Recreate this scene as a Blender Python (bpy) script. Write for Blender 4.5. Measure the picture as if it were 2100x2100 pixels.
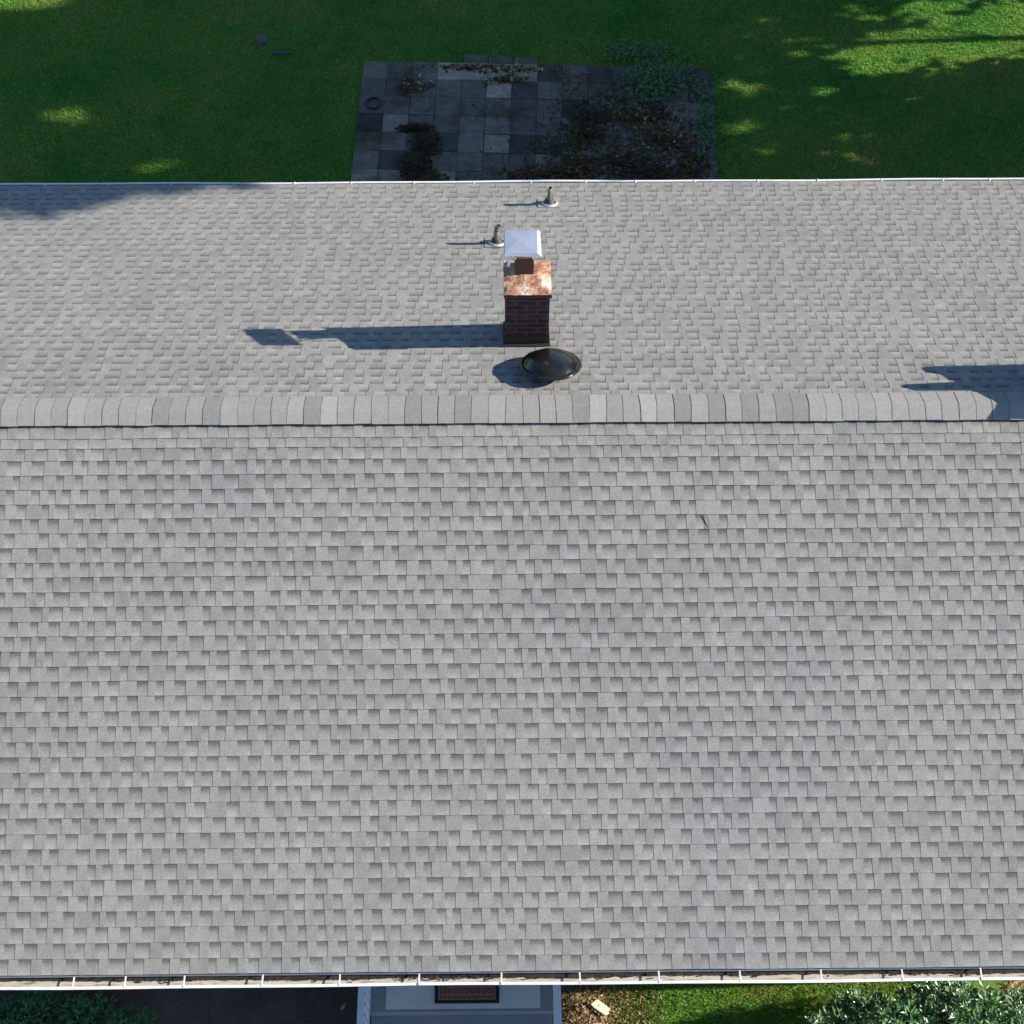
import bpy, math, random
import numpy as np
from mathutils import Vector, Matrix, noise as mnoise
random.seed(7)
rng = np.random.default_rng(7)
scene = bpy.context.scene
for o in list(bpy.data.objects): bpy.data.objects.remove(o)
R = math.radians
C = scene.collection

# ------------------------------------------------------------------ camera
cam_data = bpy.data.cameras.new('camera'); cam = bpy.data.objects.new('camera', cam_data); C.objects.link(cam)
TH, PSI, RHO = R(59.2), R(0.8), R(0.28)
fw = Vector((math.sin(PSI)*math.cos(TH), math.cos(PSI)*math.cos(TH), -math.sin(TH)))
rt = fw.cross(Vector((0, 0, 1))).normalized(); up = rt.cross(fw)
rt, up = rt*math.cos(RHO)+up*math.sin(RHO), up*math.cos(RHO)-rt*math.sin(RHO)
cam.matrix_world = Matrix(((rt.x, up.x, -fw.x, 0), (rt.y, up.y, -fw.y, -8.26), (rt.z, up.z, -fw.z, 16.85), (0, 0, 0, 1)))
cam_data.sensor_width = 36; cam_data.lens = 36*3000/2100; cam_data.clip_end = 2000; cam_data.clip_start = .1
scene.camera = cam
# ------------------------------------------------------------------ sky and sun
SUN_E, SUN_AZ = R(27.2), R(1.9)          # elevation; angle from +X (east along the ridge) towards +Y (the back lawn)
w = bpy.data.worlds.new("World"); scene.world = w; w.use_nodes = True
nt = w.node_tree; bg = nt.nodes['Background']
sky = nt.nodes.new('ShaderNodeTexSky'); sky.sky_type = 'NISHITA'; sky.sun_disc = False
sky.sun_elevation = SUN_E; sky.sun_rotation = R(90)-SUN_AZ
sky.ozone_density = 5.0; sky.air_density = 1.0; sky.dust_density = 0.3
nt.links.new(sky.outputs[0], bg.inputs[0]); bg.inputs[1].default_value = 0.085
sd = bpy.data.lights.new('sun', 'SUN'); sd.energy = 4.6; sd.angle = R(.5); sd.color = (1.0, .93, .84)
sun = bpy.data.objects.new('sun', sd); C.objects.link(sun); sun.location = (30, 0, 30)
sv = Vector((math.cos(SUN_E)*math.cos(SUN_AZ), math.cos(SUN_E)*math.sin(SUN_AZ), math.sin(SUN_E)))
sun.rotation_euler = (-sv).to_track_quat('-Z', 'Y').to_euler()
scene.view_settings.view_transform = 'Standard'; scene.view_settings.look = 'None'
scene.view_settings.exposure = 1.0; scene.view_settings.gamma = 1.0
scene.render.engine = 'CYCLES'

# ------------------------------------------------------------------ helpers
class MB:
    """collects faces with a per-face-corner colour attribute"""
    def __init__(s): s.v = []; s.f = []; s.c = []; s.m = []
    def quad(s, pts, col=(0, 0, 0), mi=0):
        n = len(s.v); s.v.extend([tuple(p) for p in pts]); s.f.append(tuple(range(n, n+len(pts))))
        if col and isinstance(col[0], (tuple, list)): s.c.extend([tuple(c)+(1,) for c in col])
        else: s.c.extend([tuple(col)+(1,)]*len(pts))
        s.m.append(mi)
    def box(s, a, b, col=(0, 0, 0), mi=0):
        x0, y0, z0 = a; x1, y1, z1 = b
        p = [(x0,y0,z0),(x1,y0,z0),(x1,y1,z0),(x0,y1,z0),(x0,y0,z1),(x1,y0,z1),(x1,y1,z1),(x0,y1,z1)]
        for q in ((0,3,2,1),(4,5,6,7),(0,1,5,4),(1,2,6,5),(2,3,7,6),(3,0,4,7)): s.quad([p[i] for i in q], col, mi)
    def tube(s, pts, rad, n=12, col=(0,0,0), cap=True, mi=0):
        pts = [Vector(p) for p in pts]; rings = []
        if not hasattr(rad, '__len__'): rad = [rad]*len(pts)
        for i, p in enumerate(pts):
            d = (pts[min(i+1, len(pts)-1)]-pts[max(i-1, 0)]).normalized()
            a = d.cross(Vector((0.13, 1, .07))).normalized(); b = d.cross(a)
            rings.append([p+(a*math.cos(2*math.pi*k/n)+b*math.sin(2*math.pi*k/n))*rad[i] for k in range(n)])
        for i in range(len(rings)-1):
            for k in range(n):
                s.quad([rings[i][k], rings[i+1][k], rings[i+1][(k+1) % n], rings[i][(k+1) % n]], col, mi)
        if cap: s.quad(rings[0], col, mi); s.quad(rings[-1][::-1], col, mi)
    def lathe(s, c, prof, n=32, tilt=0, col=(0,0,0), mi=0):
        c = Vector(c); M = Matrix.Rotation(tilt, 3, 'X')
        rr = [[c+M@Vector((r*math.cos(2*math.pi*k/n), r*math.sin(2*math.pi*k/n), z)) for k in range(n)] for r, z in prof]
        for i in range(len(rr)-1):
            for k in range(n):
                s.quad([rr[i][k], rr[i][(k+1) % n], rr[i+1][(k+1) % n], rr[i+1][k]], col, mi)
    def build(s, name, mats, parent=None, smooth=False, weld=False, bevel=0):
        me = bpy.data.meshes.new(name); me.from_pydata(s.v, [], s.f)
        ca = me.color_attributes.new('tone', 'FLOAT_COLOR', 'CORNER')
        ca.data.foreach_set('color', np.array(s.c, dtype=np.float32).ravel())
        for m in (mats if isinstance(mats, (list, tuple)) else [mats]): me.materials.append(m)
        me.polygons.foreach_set('material_index', s.m)
        if weld:
            import bmesh
            bm = bmesh.new(); bm.from_mesh(me); bmesh.ops.remove_doubles(bm, verts=bm.verts, dist=.0004)
            bmesh.ops.recalc_face_normals(bm, faces=bm.faces); bm.to_mesh(me); bm.free()
        if smooth: me.polygons.foreach_set('use_smooth', [True]*len(me.polygons))
        me.update()
        o = bpy.data.objects.new(name, me); C.objects.link(o)
        if parent: o.parent = parent
        if bevel:
            b = o.modifiers.new('bevel', 'BEVEL'); b.width = bevel; b.segments = 2; b.limit_method = 'ANGLE'
        return o
def tag(o, label=None, cat=None, group=None, kind=None):
    if label: o['label'] = label
    if cat: o['category'] = cat
    if group: o['group'] = group
    if kind: o['kind'] = kind
    return o
def empty(name, loc=(0, 0, 0)):
    o = bpy.data.objects.new(name, None); C.objects.link(o); o.location = loc; o.empty_display_size = .2
    return o
def put(o, root):   # o built in world coordinates, root at its own location
    o.parent = root; o.matrix_parent_inverse = Matrix.Translation(-root.location)
    return o

class Mat:
    def __init__(s, name, col=(.5,.5,.5), rough=.8, metal=0, spec=.5):
        s.m = bpy.data.materials.new(name); s.m.use_nodes = True; s.t = s.m.node_tree
        s.b = s.t.nodes['Principled BSDF']
        s.b.inputs['Base Color'].default_value = (*col, 1); s.b.inputs['Roughness'].default_value = rough
        s.b.inputs['Metallic'].default_value = metal; s.b.inputs['Specular IOR Level'].default_value = spec
    def n(s, t, **kw):
        x = s.t.nodes.new('ShaderNode'+t)
        for k, v in kw.items():
            if k in x.inputs.keys(): x.inputs[k].default_value = v
            else: setattr(x, k, v)
        return x
    def l(s, a, b): s.t.links.new(a, b)
    def coord(s, scale=(1,1,1)):
        tc = s.n('TexCoord'); mp = s.n('Mapping'); mp.inputs['Scale'].default_value = scale
        s.l(tc.outputs['Object'], mp.inputs[0]); return mp.outputs[0]
    def noise(s, scale, detail=4, rough=.55, coord=None, vec=(1,1,1)):
        x = s.n('TexNoise'); x.inputs['Scale'].default_value = scale; x.inputs['Detail'].default_value = detail
        x.inputs['Roughness'].default_value = rough; s.l(coord or s.coord(vec), x.inputs['Vector']); return x.outputs['Fac']
    def ramp(s, fac, stops, interp='LINEAR'):
        r = s.n('ValToRGB'); r.color_ramp.interpolation = interp
        e = r.color_ramp.elements
        while len(e) < len(stops): e.new(.5)
        for i, (p, c) in enumerate(stops):
            e[i].position = p; e[i].color = (*c, 1) if hasattr(c, '__len__') else (c, c, c, 1)
        s.l(fac, r.inputs[0]); return r.outputs[0]
    def mix(s, a, b, fac=1.0, mode='MIX'):
        x = s.n('Mix', data_type='RGBA', blend_type=mode)
        if hasattr(fac, 'links'): s.l(fac, x.inputs[0])
        else: x.inputs[0].default_value = fac
        for v, i in ((a, 6), (b, 7)):
            if hasattr(v, 'links'): s.l(v, x.inputs[i])
            else: x.inputs[i].default_value = (*v, 1) if hasattr(v, '__len__') else (v, v, v, 1)
        return x.outputs[2]
    def math(s, op, a, b=None, clamp=False):
        x = s.n('Math', operation=op, use_clamp=clamp)
        for v, i in ((a, 0), (b, 1)):
            if v is None: continue
            if hasattr(v, 'links'): s.l(v, x.inputs[i])
            else: x.inputs[i].default_value = v
        return x.outputs[0]
    def attr(s):
        a = s.n('Attribute'); a.attribute_name = 'tone'; sp = s.n('SeparateColor'); s.l(a.outputs['Color'], sp.inputs[0]); return sp.outputs
    def color(s, c): s.l(c, s.b.inputs['Base Color'])
    def bump(s, h, strength=.4, dist=.01):
        x = s.n('Bump', Strength=strength, Distance=dist); s.l(h, x.inputs['Height']); s.l(x.outputs[0], s.b.inputs['Normal'])

# ------------------------------------------------------------------ materials
def shingle_mat():
    M = Mat('weathered_grey_shingle', rough=.92, spec=.3)
    a = M.attr()       # r: tone of this tab, g: 0 at the butt .. 1 at the top, b: 0 cut-out, .5 tab, 1 cut edge
    tone = M.ramp(a[0], [(0, .86), (1, 1.09)])
    col = M.mix((.268, .261, .240), tone, 1, 'MULTIPLY')
    big = M.ramp(M.noise(.45, 4, .6), [(.3, (.95, .965, .985)), (.5, (.99, 1.0, .99)), (.7, (1.04, 1.03, .99))])
    col = M.mix(col, big, 1, 'MULTIPLY')
    mid = M.ramp(M.noise(7, 4, .65), [(.3, .90), (.7, 1.09)]); col = M.mix(col, mid, 1, 'MULTIPLY')
    gr = M.ramp(M.noise(80, 3, .85), [(.28, .66), (.72, 1.34)]); col = M.mix(col, gr, 1, 'MULTIPLY')
    # granule blend of the cut-outs: dark band at the top, pale foot
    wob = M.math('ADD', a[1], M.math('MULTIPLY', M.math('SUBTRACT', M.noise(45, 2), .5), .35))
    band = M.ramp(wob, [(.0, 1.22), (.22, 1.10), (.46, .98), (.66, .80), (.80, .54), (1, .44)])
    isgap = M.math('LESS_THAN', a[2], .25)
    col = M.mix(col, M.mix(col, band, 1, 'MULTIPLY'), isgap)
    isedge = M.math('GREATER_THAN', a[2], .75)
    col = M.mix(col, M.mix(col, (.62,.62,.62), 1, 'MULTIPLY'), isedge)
    streak = M.ramp(M.noise(1.0, 5, .6, vec=(9, .6, .6)), [(.35, .94), (.65, 1.04)]); col = M.mix(col, streak, 1, 'MULTIPLY')
    scuff = M.ramp(M.noise(3.0, 6, .75, vec=(2.2, 1, 1)), [(.66, 1.0), (.74, .86)]); col = M.mix(col, scuff, 1, 'MULTIPLY')
    M.color(col); M.bump(M.noise(140, 3, .8), .5, .003)
    return M.m
M_shingle = shingle_mat()
def cap_mat():
    M = Mat('ridge_cap_shingle', rough=.92, spec=.3); a = M.attr()
    col = M.mix((.284, .276, .254), M.ramp(a[0], [(0, .78), (.3, .92), (.75, 1.05), (1, 1.17)]), 1, 'MULTIPLY')
    col = M.mix(col, M.ramp(M.noise(22, 4, .7), [(.3, .9), (.7, 1.1)]), 1, 'MULTIPLY')
    col = M.mix(col, M.ramp(M.noise(110, 2, .8), [(.3, .82), (.7, 1.18)]), 1, 'MULTIPLY')
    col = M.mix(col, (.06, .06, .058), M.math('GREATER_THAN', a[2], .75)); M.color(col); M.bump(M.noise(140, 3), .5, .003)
    return M.m
M_cap = cap_mat()
M_black = Mat('vent_plastic_black', (.012, .012, .013), .8).m
def white_mat(name, base, dirt, amt=.45, rough=.35):
    M = Mat(name, rough=rough)
    c = M.mix(base, dirt, M.ramp(M.noise(6, 6, .7), [(.45, 0), (.8, amt)])); M.color(c); return M.m
M_gutter = white_mat('white_gutter_enamel', (.80, .80, .78), (.42, .40, .36), .5)
M_white = white_mat('white_vinyl', (.78, .80, .83), (.5, .5, .48), .3)
def silt_mat():
    M = Mat('gutter_silt', rough=.95)
    n = M.noise(5, 5, .65, vec=(1, 6, 1))
    M.color(M.ramp(n, [(.25, (.34, .32, .26)), (.5, (.46, .43, .36)), (.68, (.16, .13, .09)), (.85, (.06, .045, .03))])); return M.m
M_silt = silt_mat()
def debris_shade_mat():  # dark colour for wet leaves and for the painted shade in the gutters
    M = Mat('wet_leaf_and_shade', rough=.9); M.color(M.ramp(M.noise(30, 4), [(.3, (.012, .010, .010)), (.75, (.05, .035, .025))])); return M.m
M_debris_shade = debris_shade_mat()
def brick_mat():
    M = Mat('old_red_brick', rough=.9); tc = M.n('TexCoord')
    sp = M.n('SeparateXYZ'); M.l(tc.outputs['Object'], sp.inputs[0])
    cb = M.n('CombineXYZ'); M.l(M.math('ADD', sp.outputs[0], sp.outputs[1]), cb.inputs[0]); M.l(sp.outputs[2], cb.inputs[1])
    b = M.n('TexBrick'); M.l(cb.outputs[0], b.inputs['Vector'])
    b.inputs['Scale'].default_value = 1; b.inputs['Brick Width'].default_value = .215; b.inputs['Row Height'].default_value = .073
    b.inputs['Mortar Size'].default_value = .007; b.inputs['Mortar Smooth'].default_value = .2; b.inputs['Bias'].default_value = -.2
    b.inputs['Color1'].default_value = (.05, .016, .018, 1); b.inputs['Color2'].default_value = (.10, .03, .032, 1)
    b.inputs['Mortar'].default_value = (.13, .08, .085, 1)
    c = M.mix(b.outputs['Color'], M.ramp(M.noise(14, 5, .7), [(.3, .5), (.7, 1.35)]), 1, 'MULTIPLY')
    M.color(c); M.bump(b.outputs['Fac'], -.6, .01); return M.m
M_brick = brick_mat()
def crown_mat():
    M = Mat('weathered_crown_mortar', rough=.9)
    n = M.noise(6, 5, .6); c = M.ramp(n, [(.28, (.14, .055, .03)), (.42, (.33, .14, .075)), (.52, (.47, .29, .19)), (.64, (.70, .58, .44)), (.8, (.36, .14, .08))])
    c = M.mix(c, M.ramp(M.noise(40, 4, .7), [(.3, .7), (.7, 1.2)]), 1, 'MULTIPLY'); M.color(c); M.bump(n, .8, .02); return M.m
M_crown = crown_mat()
M_clay = Mat('clay_flue_tile', (.11, .058, .038), .95).m
def galv_mat():
    M = Mat('galvanised_metal', rough=.40, metal=.75)
    M.color(M.ramp(M.noise(10, 4, .6), [(.3, (.70, .72, .78)), (.7, (.84, .85, .88))])); return M.m
M_galv = galv_mat()
M_lead = Mat('soft_grey_flashing', (.55, .55, .54), .5, .3).m
M_boot = Mat('dark_rubber_boot', (.045, .045, .048), .55).m
M_flash_dark = Mat('dark_flashing', (.018, .017, .017), .6, .2).m
M_pipe = Mat('grey_vent_pipe', (.20, .20, .17), .4, .3).m
M_bore_shade = Mat('bore_shade', (.008, .008, .008), .95).m  # black stands in for the shade inside the open vent pipes
def dome_mat():
    M = Mat('black_enamel', rough=.2, metal=0, spec=.6); M.color(M.ramp(M.noise(7, 4), [(.3, (.006, .006, .006)), (.75, (.020, .019, .014))])); M.bump(M.noise(5, 3), .5, .03); return M.m
M_dome = dome_mat()
def siding_mat():
    M = Mat('pale_lap_siding', (.50, .52, .53), .7); return M.m
M_siding = siding_mat()
M_soffit = Mat('soffit_paint', (.62, .62, .60), .7).m
M_plywood = Mat('roof_deck', (.12, .09, .06), .9).m
def ground_mat():
    M = Mat('garden_soil', rough=1)
    c = M.ramp(M.noise(1.6, 5, .6), [(.3, (.06, .046, .038)), (.7, (.17, .125, .095))])
    c = M.mix(c, M.ramp(M.noise(60, 4, .8), [(.3, .6), (.7, 1.5)]), 1, 'MULTIPLY'); M.color(c); M.bump(M.noise(40, 5), .8, .03); return M.m
M_soil = ground_mat()
def lawn_mat():
    M = Mat('mown_lawn', rough=.95)
    c = M.ramp(M.noise(.55, 5, .6), [(.25, (.05, .19, .02)), (.42, (.09, .22, .022)), (.55, (.13, .23, .025)), (.75, (.20, .22, .04))])
    c = M.mix(c, M.ramp(M.noise(35, 5, .8, vec=(.5, 1, 1)), [(.3, .5), (.7, 1.5)]), 1, 'MULTIPLY'); M.color(c); M.bump(M.noise(60, 5), 1, .03); return M.m
M_lawn = lawn_mat()
def blade_mat():
    M = Mat('grass_blade', rough=.6, spec=.3); a = M.attr()
    big = M.math('ADD', M.math('MULTIPLY', M.noise(.55, 5, .65), .6), M.math('MULTIPLY', M.noise(3.2, 5, .7, vec=(.6, 1, 1)), .4))
    c = M.ramp(big, [(.32, (.05, .28, .035)), (.44, (.12, .37, .05)), (.54, (.23, .41, .065)), (.66, (.40, .38, .11))])
    c = M.mix(c, M.ramp(a[0], [(0, .75), (.9, 1.2), (1, 1.6)]), 1, 'MULTIPLY')
    c = M.mix(c, (.42, .33, .14), M.ramp(a[1], [(.90, 0), (1, .8)])); M.color(c)
    tr = M.n('BsdfTranslucent'); M.l(c, tr.inputs[0]); mx = M.n('MixShader'); mx.inputs[0].default_value = .4
    M.l(M.b.outputs[0], mx.inputs[1]); M.l(tr.outputs[0], mx.inputs[2]); M.l(mx.outputs[0], M.t.nodes['Material Output'].inputs[0])
    return M.m
M_blade = blade_mat()
def leaf_mat(name, dark, lite, rough=.45, spec=.5, sss=0):
    M = Mat(name, rough=rough, spec=spec); a = M.attr(); M.color(M.ramp(a[0], [(0, dark), (1, lite)])); return M.m
M_treeleaf = leaf_mat('tree_leaf', (.03, .07, .015), (.08, .13, .03), .6)
M_rhodo = leaf_mat('glossy_shrub_leaf', (.025, .085, .018), (.15, .29, .08), .34, .7)
M_darkleaf = leaf_mat('dull_shrub_leaf', (.025, .11, .03), (.11, .26, .08), .4, .5)
M_weed = leaf_mat('weed_leaf', (.035, .12, .03), (.13, .23, .07), .6, .3)
M_dry = leaf_mat('dry_plant', (.16, .085, .025), (.62, .47, .24), .8)
M_bark = Mat('bark', (.09, .065, .05), .95).m
def paver_mat():
    M = Mat('old_concrete_paver', rough=.92); a = M.attr()
    c = M.ramp(M.math('ADD', M.math('MULTIPLY', a[0], .8), .2, True), [(0, (.024, .020, .016)), (.22, (.060, .050, .040)), (.5, (.125, .105, .080)), (.75, (.20, .17, .125)), (.92, (.30, .25, .18)), (1, (.42, .33, .23))])
    c = M.mix(c, M.ramp(M.noise(7, 6, .7, vec=(.6, 1, 1)), [(.3, .68), (.7, 1.28)]), 1, 'MULTIPLY')
    moss = M.ramp(M.noise(1.0, 7, .75), [(.5, 0), (.62, .8)])
    c = M.mix(c, M.mix(c, (.42, .33, .20), 1, 'MULTIPLY'), moss)
    c = M.mix(c, M.ramp(M.noise(30, 4, .8), [(.3, .6), (.7, 1.4)]), 1, 'MULTIPLY')
    M.color(c); M.bump(M.noise(25, 5), .5, .01); return M.m
M_paver = paver_mat()
def joint_mat():
    M = Mat('sandy_joint', rough=1); M.color(M.ramp(M.noise(8, 5), [(.35, (.06, .07, .04)), (.6, (.14, .11, .08)), (.75, (.06, .11, .04))])); return M.m
M_joint = joint_mat()
def litter_mat():
    M = Mat('leaf_litter', rough=.95); a = M.attr(); M.color(M.ramp(a[0], [(0, (.022, .014, .004)), (.35, (.09, .055, .012)), (.65, (.26, .16, .04)), (1, (.65, .45, .24))])); return M.m
M_litter = litter_mat()
def conc_mat(name, a, b):
    M = Mat(name, rough=.8); c = M.ramp(M.noise(2.2, 5, .6), [(.3, a), (.7, b)])
    c = M.mix(c, M.ramp(M.noise(70, 3, .7), [(.3, .88), (.7, 1.1)]), 1, 'MULTIPLY'); M.color(c); return M.m
M_landing = conc_mat('worn_landing_paint', (.60, .60, .56), (.70, .69, .64))
M_step = conc_mat('slate_blue_step_paint', (.22, .24, .25), (.28, .30, .305))
def mat_mat():
    M = Mat('coir_mat', rough=1); M.color(M.ramp(M.noise(160, 3, .8), [(.3, (.20, .10, .065)), (.7, (.36, .20, .13))])); M.bump(M.noise(200, 2), .8, .004); return M.m
M_coir = mat_mat(); M_rubber = Mat('black_rubber', (.012, .012, .014), .8).m
M_matprint = Mat('mat_print', (.06, .038, .03), 1).m
M_stone = conc_mat('pale_broken_stone', (.50, .42, .30), (.72, .64, .50))
M_greystone = conc_mat('grey_lump', (.07, .075, .07), (.12, .125, .11))
M_hose = Mat('dark_rubber_ring', (.02, .02, .022), .6).m
M_wood = Mat('painted_door', (.10, .03, .025), .4).m
M_brass = Mat('brass', (.6, .4, .15), .3, 1).m

# ------------------------------------------------------------------ ground, lawn
GZ = -0.2      # back lawn level
GF = -0.45     # front garden level
def sheet(x0, x1, y0, y1, z, name, m):
    b = MB(); b.quad([(x0,y0,z),(x1,y0,z),(x1,y1,z),(x0,y1,z)]); return b.build(name, m)
tag(sheet(-400, 400, -400, 400, GF-.004, 'ground', M_soil), kind='structure')
b = MB(); b.box((-60, 4.3, GF), (60, 90, GZ)); tag(b.build('lawn', M_lawn), kind='structure')
# front verge of short grass lit between the porch and the big shrub
tag(sheet(1.02, 9.0, -9, -4.28, GF, 'verge', M_lawn), kind='structure')

def grass_field(name, label, n, xr, yr, hmul=1.0, keep=None, mat=M_blade, wid=.006, dens=None, GZ=GZ):
    X = rng.uniform(*xr, n); Y = rng.uniform(*yr, n)
    if keep is not None:
        k = keep(X, Y); X, Y = X[k], Y[k]; n = len(X)
    H = rng.uniform(.02, .06, n)*hmul; A = rng.uniform(0, 2*math.pi, n); W = rng.uniform(.6, 1.4, n)*wid
    L = rng.uniform(.01, .045, n)*hmul; B = rng.uniform(0, 2*math.pi, n)
    v = np.zeros((n, 3, 3), np.float32)
    v[:, 0] = np.stack([X-np.cos(A)*W, Y-np.sin(A)*W, np.full(n, GZ)], 1)
    v[:, 1] = np.stack([X+np.cos(A)*W, Y+np.sin(A)*W, np.full(n, GZ)], 1)
    v[:, 2] = np.stack([X+np.cos(B)*L, Y+np.sin(B)*L, GZ+H], 1)
    me = bpy.data.meshes.new(name)
    me.vertices.add(3*n); me.vertices.foreach_set('co', v.ravel())
    me.loops.add(3*n); me.loops.foreach_set('vertex_index', np.arange(3*n, dtype=np.int32))
    me.polygons.add(n); me.polygons.foreach_set('loop_start', np.arange(0, 3*n, 3, dtype=np.int32)); me.polygons.foreach_set('loop_total', np.full(n, 3, np.int32))
    ca = me.color_attributes.new('tone', 'FLOAT_COLOR', 'CORNER')
    c = np.ones((n, 3, 4), np.float32); c[:, :, 0] = rng.random(n)[:, None]; c[:, :, 1] = rng.random(n)[:, None]
    ca.data.foreach_set('color', c.ravel()); me.materials.append(mat); me.update(); me.validate()
    o = bpy.data.objects.new(name, me); C.objects.link(o); tag(o, label, 'grass', kind='stuff'); return o
PX0, PX1, PY0, PY1 = -2.33, 3.44, 5.4, 10.52
def off_patio(X, Y):
    inside = (X > PX0+.03) & (X < PX1-.03) & (Y < PY1-.03) & (Y > PY0)
    d = np.minimum(np.minimum(X-PX0, PX1-X), PY1-Y)
    return (~inside) | (rng.random(len(X)) < .008+.9*np.exp(-np.maximum(d, 0)/.06))
grass_field('grass', 'dark green mown grass of the shaded back lawn round the patio', 330000, (-9.3, 9.8), (5.3, 13.2), 1.0, off_patio, wid=.008)
grass_field('grass', 'short sunlit yellow-green grass between the porch and the leafy shrub', 26000, (1.05, 5.2), (-5.3, -4.3), .9, wid=.006, GZ=GF)

# ------------------------------------------------------------------ house
AL = R(22.62); ca_, sa_ = math.cos(AL), math.sin(AL); ZR = 4.98
RX0, RX1 = -7.4, 6.77
house = tag(empty('house', (0, 0, GZ)), 'long house with a grey shingle gable roof, brick chimney and white gutters', 'house')
def rp(sign, x, s, h): return (x, sign*(s*ca_+h*sa_), ZR-s*sa_+h*ca_)
def slope(sign, span, name, label):
    S = span/ca_; e = .143; b = MB(); n = int(S/e)+1
    rows_ = []; sb = S
    while sb > .20+(.53 if sign < 0 else 0): rows_.append((sb, sb-e)); sb -= e
    if sign < 0:
        for ex in (.143, .122, .098, .137):
            rows_.append((sb, sb-ex)); sb -= ex
    rows_.append((sb, .0))
    for sb, st in rows_:
        vt = min(1.0, (sb-st)/e)
        ph = rng.uniform(0, 6)
        def wav(x): return .0016*math.sin(x*1.7+ph)+.0012*math.sin(x*4.3+2*ph)
        x = RX0+rng.uniform(-.15, 0); tab = bool(rng.integers(2)); shingle_end = x+rng.uniform(.2, 1)
        stone = rng.random()
        while x < RX1:
            wd = rng.choice([.06, .075, .085, .095, .11, .15]) if tab else rng.choice([.075, .09, .10, .115, .13])
            wd *= rng.uniform(.92, 1.1)
            if rng.random() < .025: wd += .08
            x1 = min(x+wd, RX1); xa = max(x, RX0)
            if x1 <= xa: x = x1; tab = not tab; continue
            if x1 > shingle_end: shingle_end += 1.0; stone = rng.random()
            t = float(np.clip(.32*stone+.68*rng.random(), 0, 1))
            w0, w1 = wav(xa), wav(x1); j = rng.uniform(-.0015, .0015)
            if tab:
                hb, ht = .0138, .0056
                q = [rp(sign, xa, sb+w0+j, hb), rp(sign, x1, sb+w1+j, hb), rp(sign, x1, st, ht), rp(sign, xa, st, ht)]
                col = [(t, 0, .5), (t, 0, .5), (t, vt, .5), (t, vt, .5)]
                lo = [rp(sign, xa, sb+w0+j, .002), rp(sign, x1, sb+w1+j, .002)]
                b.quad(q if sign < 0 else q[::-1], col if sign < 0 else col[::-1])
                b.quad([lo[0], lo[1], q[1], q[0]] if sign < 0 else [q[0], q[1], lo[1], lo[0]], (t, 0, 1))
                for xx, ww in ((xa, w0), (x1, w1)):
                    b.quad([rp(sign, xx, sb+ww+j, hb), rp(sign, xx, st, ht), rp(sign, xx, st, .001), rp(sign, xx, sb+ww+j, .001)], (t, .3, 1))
            else:
                hb, ht = .0115, .003
                q = [rp(sign, xa, sb+w0-.001, hb), rp(sign, x1, sb+w1-.001, hb), rp(sign, x1, st, ht), rp(sign, xa, st, ht)]
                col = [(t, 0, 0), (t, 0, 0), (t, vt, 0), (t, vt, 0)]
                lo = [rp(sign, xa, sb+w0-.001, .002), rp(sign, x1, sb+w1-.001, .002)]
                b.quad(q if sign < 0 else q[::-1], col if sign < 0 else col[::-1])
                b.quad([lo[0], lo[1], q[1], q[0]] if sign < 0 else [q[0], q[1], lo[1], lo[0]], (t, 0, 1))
            x = x1; tab = not tab
    o = put(b.build(name, M_shingle), house); o['label'] = label; return o
BS, FS = 4.915, 4.945
roof_f = slope(-1, FS, 'roof', 'near slope of the roof, evenly lit grey laminated shingles')
roof_b = slope(1, BS, 'roof', 'far slope of the roof beyond the ridge, warm grey shingles crossed by shadows')
# deck below the shingles
b = MB()
for sg, sp in ((-1, FS-.015), (1, BS-.015)):
    S = sp/ca_
    top = [rp(sg, RX0+.01, S, 0), rp(sg, RX1-.01, S, 0), rp(sg, RX1-.01, 0, 0), rp(sg, RX0+.01, 0, 0)]
    bot = [(x, y, z-.04) for x, y, z in top]
    b.quad(top); b.quad(bot[::-1]); b.quad([top[0], bot[0], bot[1], top[1]]); b.quad([top[1], bot[1], bot[2], top[2]]); b.quad([top[3], bot[3], bot[0], top[0]])
put(b.build('roof_deck', M_plywood), house)
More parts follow.
